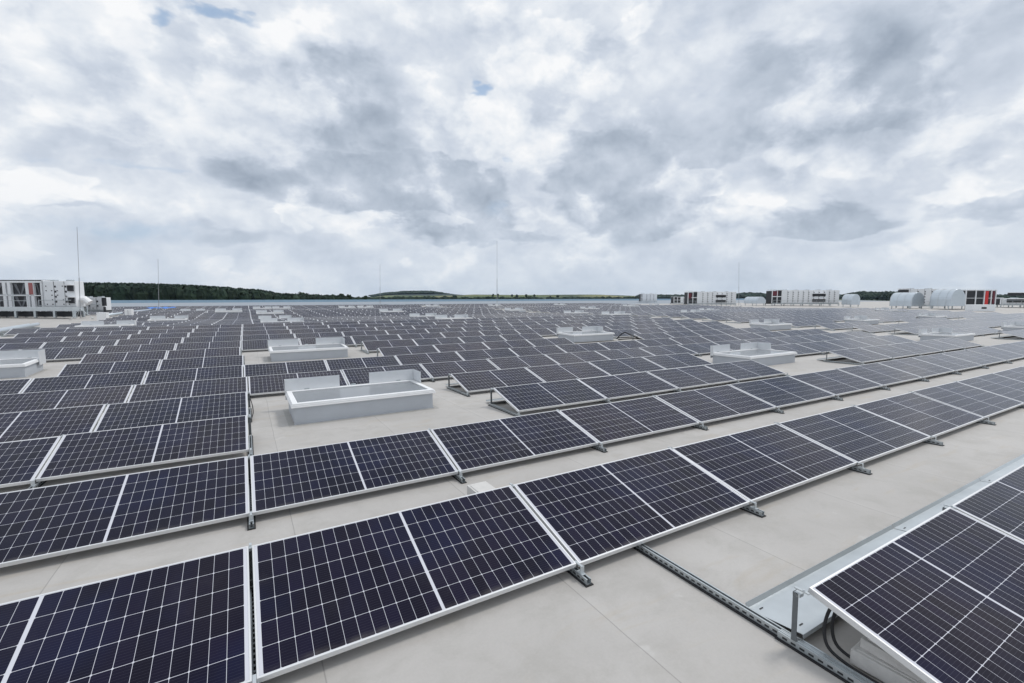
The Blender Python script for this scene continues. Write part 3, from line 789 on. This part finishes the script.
for i in range(7):
    x = L*(i+.5)/7; MB().tube([(x,1.2,3.6),(x,1.2,3.72)], .75, 16).build('fan_cowl', M_dark, e)
m = MB(); m.box((0,1.1,3.601),(L,1.3,3.66)); m.build('cable_tray', M_dark, e)
m = MB()
for i in range(9):
    x = L*i/8
    for y in (.1, 2.3): m.box((x-.09,y-.09,0), (x+.09,y+.09,.79))
m.build('stand', M_galv, e)
tag(e, 'large chiller with white posts and dark coils at the left edge', 'chiller')
X0, Y0 = at(-45, 42.5); X1, Y1 = at(72, 42.5); ang = math.atan2(Y1-Y0, X1-X0); L2 = math.hypot(X1-X0, Y1-Y0)
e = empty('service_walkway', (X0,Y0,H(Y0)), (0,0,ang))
MB().box((0,0,.62), (L2,1.1,.98)).build('platform', M_sheet, e)
m = MB(); rail_fence(m, 0, L2*.62, .03, .98, 2.15, 1.3); m.build('handrail', M_galv, e)
m = MB()
for i in range(7):
    x = L2*i/6
    for y in (.1, 1.0): m.box((x-.1,y-.08,0), (x+.1,y+.08,.618))
m.build('support_leg', M_galv, e)
MB().box((.2,.5,.06), (L2-.2,.9,.55)).build('underside_shade', M_dark, e)  # dark box added to stand in for the deep shade under the platform
tag(e, 'galvanised service walkway with handrail before the left chiller', 'walkway')
e, _ = long_unit('air_handling_unit', 80, 104, 52, 'lower pale unit with a row of dark slots right of the left chiller', h=1.45, z=.55, dk=(0,.02), louv=None, dep=.9)
X, Y = at(104, 50); e2 = empty('fan_motor', (X,Y,H(Y)), (0,0,.3)); MB().tube([(0,0,1.0),(0,0,1.9)], .2, 10).build('housing', M_dark, e2); MB().box((-.1,-.1,0),(.1,.1,.9)).build('stand', M_dark, e2); tag(e2, 'dark fan motor on a post at the end of the pale left unit', 'fan motor')
X, Y = at(79, 46.5); e2 = empty('duct_nozzle', (X,Y,H(Y)), (0,0,-.3)); MB().tube([(0,0,1.6),(.5,0,1.7),(.9,0,1.3)], .28, 12, 0, .34).build('nozzle', M_white, e2); tag(e2, 'white curved duct nozzle on the side of the left white unit', 'duct')
X, Y = at(127, 44); e2 = empty('white_cabinet', (X,Y,H(Y)), (0,0,-.2)); MB().box((-.28,0,.05),(.28,.5,.85)).build('casing', M_white, e2, .02); MB().box((-.01,-.006,.1),(.01,-.001,.8)).build('door_gap', M_dark, e2); tag(e2, 'small white cabinet standing left of the blue sheet', 'cabinet')
X, Y = at(100, 40); e2 = empty('white_cabinet', (X,Y,H(Y)), (0,0,-.2)); MB().box((-.35,0,.05),(.35,.5,.75)).build('casing', M_white, e2, .02); tag(e2, 'small white cabinet in front of the low left unit', 'cabinet')
X, Y = at(157, 62)
m = MB(); nx = 16
for i in range(nx):
    for j in range(3):
        f = lambda a, b: (a*.20-1.6, b*.45, .34+.05*math.sin(a*1.3+b)+.05*b)
        m.face([f(i,j), f(i+1,j), f(i+1,j+1), f(i,j+1)])
o = m.build('blue_sheet', M_blue); o.location = (X, Y, H(Y)+.35); o.rotation_euler = (0,0,-.5); tag(o, 'blue plastic sheet spread on the far left roof', 'plastic sheet')
sm = o.modifiers.new('thick','SOLIDIFY'); sm.thickness = .02
# pipes along the left panel field
m = MB(); m.tube([(-10.2,21,.30),(-10.6,29,.30),(-11.4,40,.32)], .11, 10); m.tube([(-10.6,21,.28),(-11.0,29,.28),(-11.8,40,.30)], .09, 10)
pe = empty('insulated_pipe', (0,0,H(25)-.0)); pe.rotation_euler = (0,0,0)
m.build('pipe', M_duct, pe, smooth=True); m = MB()
for y in range(21, 40, 2): m.box((-10.9-(y-21)*.06,y-.06,-.1), (-9.95-(y-21)*.06,y+.06,.2))
m.build('stand', M_galv, pe); tag(pe, 'two silver insulated pipes running along the left end of the panel rows', 'pipe')
m = MB(); a = at(104, 44); b = at(150, 62); m.tube([(a[0],a[1],H(a[1])+.25), ((a[0]+b[0])/2,(a[1]+b[1])/2,H(50)+.45), (b[0],b[1],H(b[1])+.5)], .12, 8); tag(m.build('white_duct_pipe', M_duct, smooth=True), 'slanting silver pipe leading to the blue sheet on the left', 'pipe')

# ------------------------------------------------------------------ lightning masts
MASTS = [(77,227,79,297,42,'tall thin mast rising beside the left white unit, leaning slightly'),(158,259,158,300,60,'thin lightning mast left of centre before the long wood'),
         (380,264,380,300,95,'faint thin mast above the round trees'),(497,241,497,300,75,'thin lightning mast near the middle of the far roof'),
         (739,262,739,305,98,'thin lightning mast between the two middle air handling units')]
for x0, y0, x1, y1_, dp, lab in MASTS:
    X, Y = at(x1, dp); tv = Vector((CX,0,CH)) + pdir(x0, y0)*dp; X2, Y2, zt = tv; e = empty('lightning_mast', (X, Y, H(Y)))
    tp = Vector((X2-X, Y2-Y, zt-H(Y)))
    MB().tube([(0,0,.1), tp*.45], .030+dp*.00010, 6).build('lower_tube', M_lam, e); MB().tube([tp*.45, tp], .014+dp*.00009, 5).build('rod', M_lam, e)
    m = MB()
    for k in range(3):
        g = k*2.094; m.tube([(0,0,1.0), (.9*math.cos(g), .9*math.sin(g), .06)], .02, 5); 
    m.build('tripod', M_galv, e)
    m = MB()
    for k in range(3):
        g = k*2.094; m.tube([(.9*math.cos(g), .9*math.sin(g), 0), (.9*math.cos(g), .9*math.sin(g), .1)], .17, 10)
    m.build('concrete_foot', M_conc, e)
    tag(e, lab, 'lightning mast', 'thin lightning masts on the roof')

# ------------------------------------------------------------------ trees and woods
def clump(m, c, r, rr, mi=0, n=26):
    """crown piece: many small tilted leaf-clump faces inside a lumpy ball"""
    for _ in range(n):
        d = Vector((rr.gauss(0,1), rr.gauss(0,1), rr.gauss(0,1))); d.normalize(); p = Vector(c) + Vector((d.x*r[0], d.y*r[1], d.z*r[2]))*rr.uniform(.55,1.05)
        s = min(r)*rr.uniform(.22,.42); a = Vector((rr.gauss(0,1), rr.gauss(0,1), rr.gauss(0,.6))).normalized(); b = a.cross(d if abs(a.dot(d)) < .95 else Vector((0,0,1))).normalized(); q = a.cross(b)
        pts = [p + a*s*math.cos(g)*rr.uniform(.7,1.2) + b*s*math.sin(g)*rr.uniform(.7,1.2) + q*s*.35*rr.uniform(-1,1) for g in (0,1.05,2.1,3.14,4.2,5.2)]
        m.face(pts, mi)
def lump(m, c, r, rr, seg=7, rings=4):
    i0 = len(m.v)
    for k in range(rings+1):
        th = math.pi*(k+.02)/(rings+.04)
        for i in range(seg):
            ph = 2*math.pi*i/seg + k*.3; j = rr.uniform(.75,1.15)
            m.v.append((c[0]+r[0]*math.sin(th)*math.cos(ph)*j, c[1]+r[1]*math.sin(th)*math.sin(ph)*j, c[2]+r[2]*math.cos(th)*j))
    for k in range(rings):
        for i in range(seg):
            j = (i+1) % seg; m.f.append((i0+k*seg+i, i0+(k+1)*seg+i, i0+(k+1)*seg+j, i0+k*seg+j)); m.mi.append(0)
rr = random.Random(5)
def gz(px, d): return terr_h(px, d)
def top_px(tbl, x):
    for (a, ya), (b, yb) in zip(tbl[:-1], tbl[1:]):
        if a <= x <= b: return ya + (yb-ya)*(x-a)/(b-a)
    return tbl[-1][1] if x > tbl[-1][0] else tbl[0][1]
def wood(name, label, tbl, d0, d1, count, lo=-1.0, hi=0.6):
    m = MB(); xa, xb = tbl[0][0], tbl[-1][0]
    for i in range(count):
        px = rr.uniform(xa, xb); t = rr.random(); d = d0+(d1-d0)*t; X, Y = at(px, d)
        yt = top_px(tbl, px) + rr.uniform(lo, hi) + (1-t)*1.3
        zt = hz_px(px, yt, d); base = min(gz(px, d), zt-5); hh = zt-base; r = min(rr.uniform(.30,.5)*hh, 7.5)*d/600*1.0
        r = max(r, 2.2)
        c = (X, Y, zt-hh*.42); lump(m, c, (r, r, hh*.45), rr)
        clump(m, (X, Y, zt-hh*.25), (r*.95, r*.95, hh*.27), rr, 0, 14)
    o = m.build(name, M_wood); tag(o, label, 'wood', kind='stuff'); return o
wood('woodland', 'long dark green wood along the horizon at the left', [(-60,283.5),(60,283.5),(105,283.8),(150,284.4),(200,286),(232,288.2),(262,290.5),(275,293.2),(300,294.8),(345,296.0)], 480, 720, 1700)
wood('hedge_woods', 'low dark hedges and copses below the fields on the horizon', [(345,297.4),(450,297.2),(640,297.2)], 900, 1000, 330, -1.2, .7)
M_wood_ = M_wood
wood('far_wood', 'blue green wood covering the rounded hill on the horizon', [(372,295.0),(385,292.8),(405,291.0),(430,290.8),(442,292.6),(458,294.8)], 3100, 3400, 900, -.3, .3)
wood('right_wood', 'dark wood at the far right behind the rooftop units', [(846,293.5),(860,291.8),(900,291.8),(935,293.0),(1000,294.5),(1060,294.2)], 1500, 1800, 500, -.5, .5)
wood('middle_wood', 'blue hazy wood behind the middle air handling units', [(640,294.5),(730,294.3),(745,292.6),(775,293.2),(846,294.5)], 2400, 2700, 380, -.3, .3)
def tree(px, top, w, d, label):
    X, Y = at(px, d); zt = hz_px(px, top, d); zb = gz(px, d); hh = zt-zb; wr = w/F*d/2
    e = empty('tree', (X,Y,zb)); q = random.Random(int(px*7))
    MB().tube([(0,0,-.5),(.2,0,hh*.35),(.1,.2,hh*.75)], max(.35, wr*.08), 7, 0, .12).build('trunk', M_bark, e)
    m = MB()
    for i in range(8):
        g = q.uniform(0,6.28); k = q.uniform(0,.6)*wr; z = q.uniform(.42,.80)*hh; s = wr*q.uniform(.38,.6)
        lump(m, (math.cos(g)*k, math.sin(g)*k, z), (s*.85, s*.85, min(s, hh*.22)*.85), q); clump(m, (math.cos(g)*k, math.sin(g)*k, z), (s, s, min(s, hh*.24)), q, 0, 40)
    m.build('crown', M_leaf, e); tag(e, label, 'tree', 'trees on the horizon')
TR = [(268,293.2,9,'rounded tree at the right end of the long wood'),(280,293.6,7,'small tree just right of the long wood end'),(290,293.8,7,'second small tree right of the long wood'),(295,294.4,6,'slender tree left of the broad round tree'),
      (304,291.3,13,'broadest round tree standing above the horizon hedge'),(316,293.5,6,'narrow tree right of the broadest round tree'),(325,293.7,7,'tree below the small dark tower top'),(333,294.0,6,'low tree left of the square topped pair'),
      (342,292.2,9,'square topped tree left of the pair'),(350,292.4,8,'square topped tree right of the pair'),(359,293.8,5,'narrow pointed tree after the square topped pair'),(366,294.6,7,'low tree at the foot of the rounded hill'),
      (455,294.8,7,'small dark tree at the right foot of the rounded hill'),(493,293.6,3,'tiny left tree on the field ridge'),(498,293.6,3,'tiny right tree on the field ridge'),
      (512,294.2,3,'first of the tiny trees along the green ridge'),(517,294.0,3,'second of the tiny trees along the green ridge'),(526,294.0,3,'third of the tiny trees along the green ridge'),(534,293.8,3.5,'fourth of the tiny trees along the green ridge'),(558,295.0,4,'single tiny tree farther right on the green ridge')]
for i, (px, top, w, lab) in enumerate(TR):
    tree(px, top, w, 640+(i*37) % 90 if px < 400 else 1350, lab)
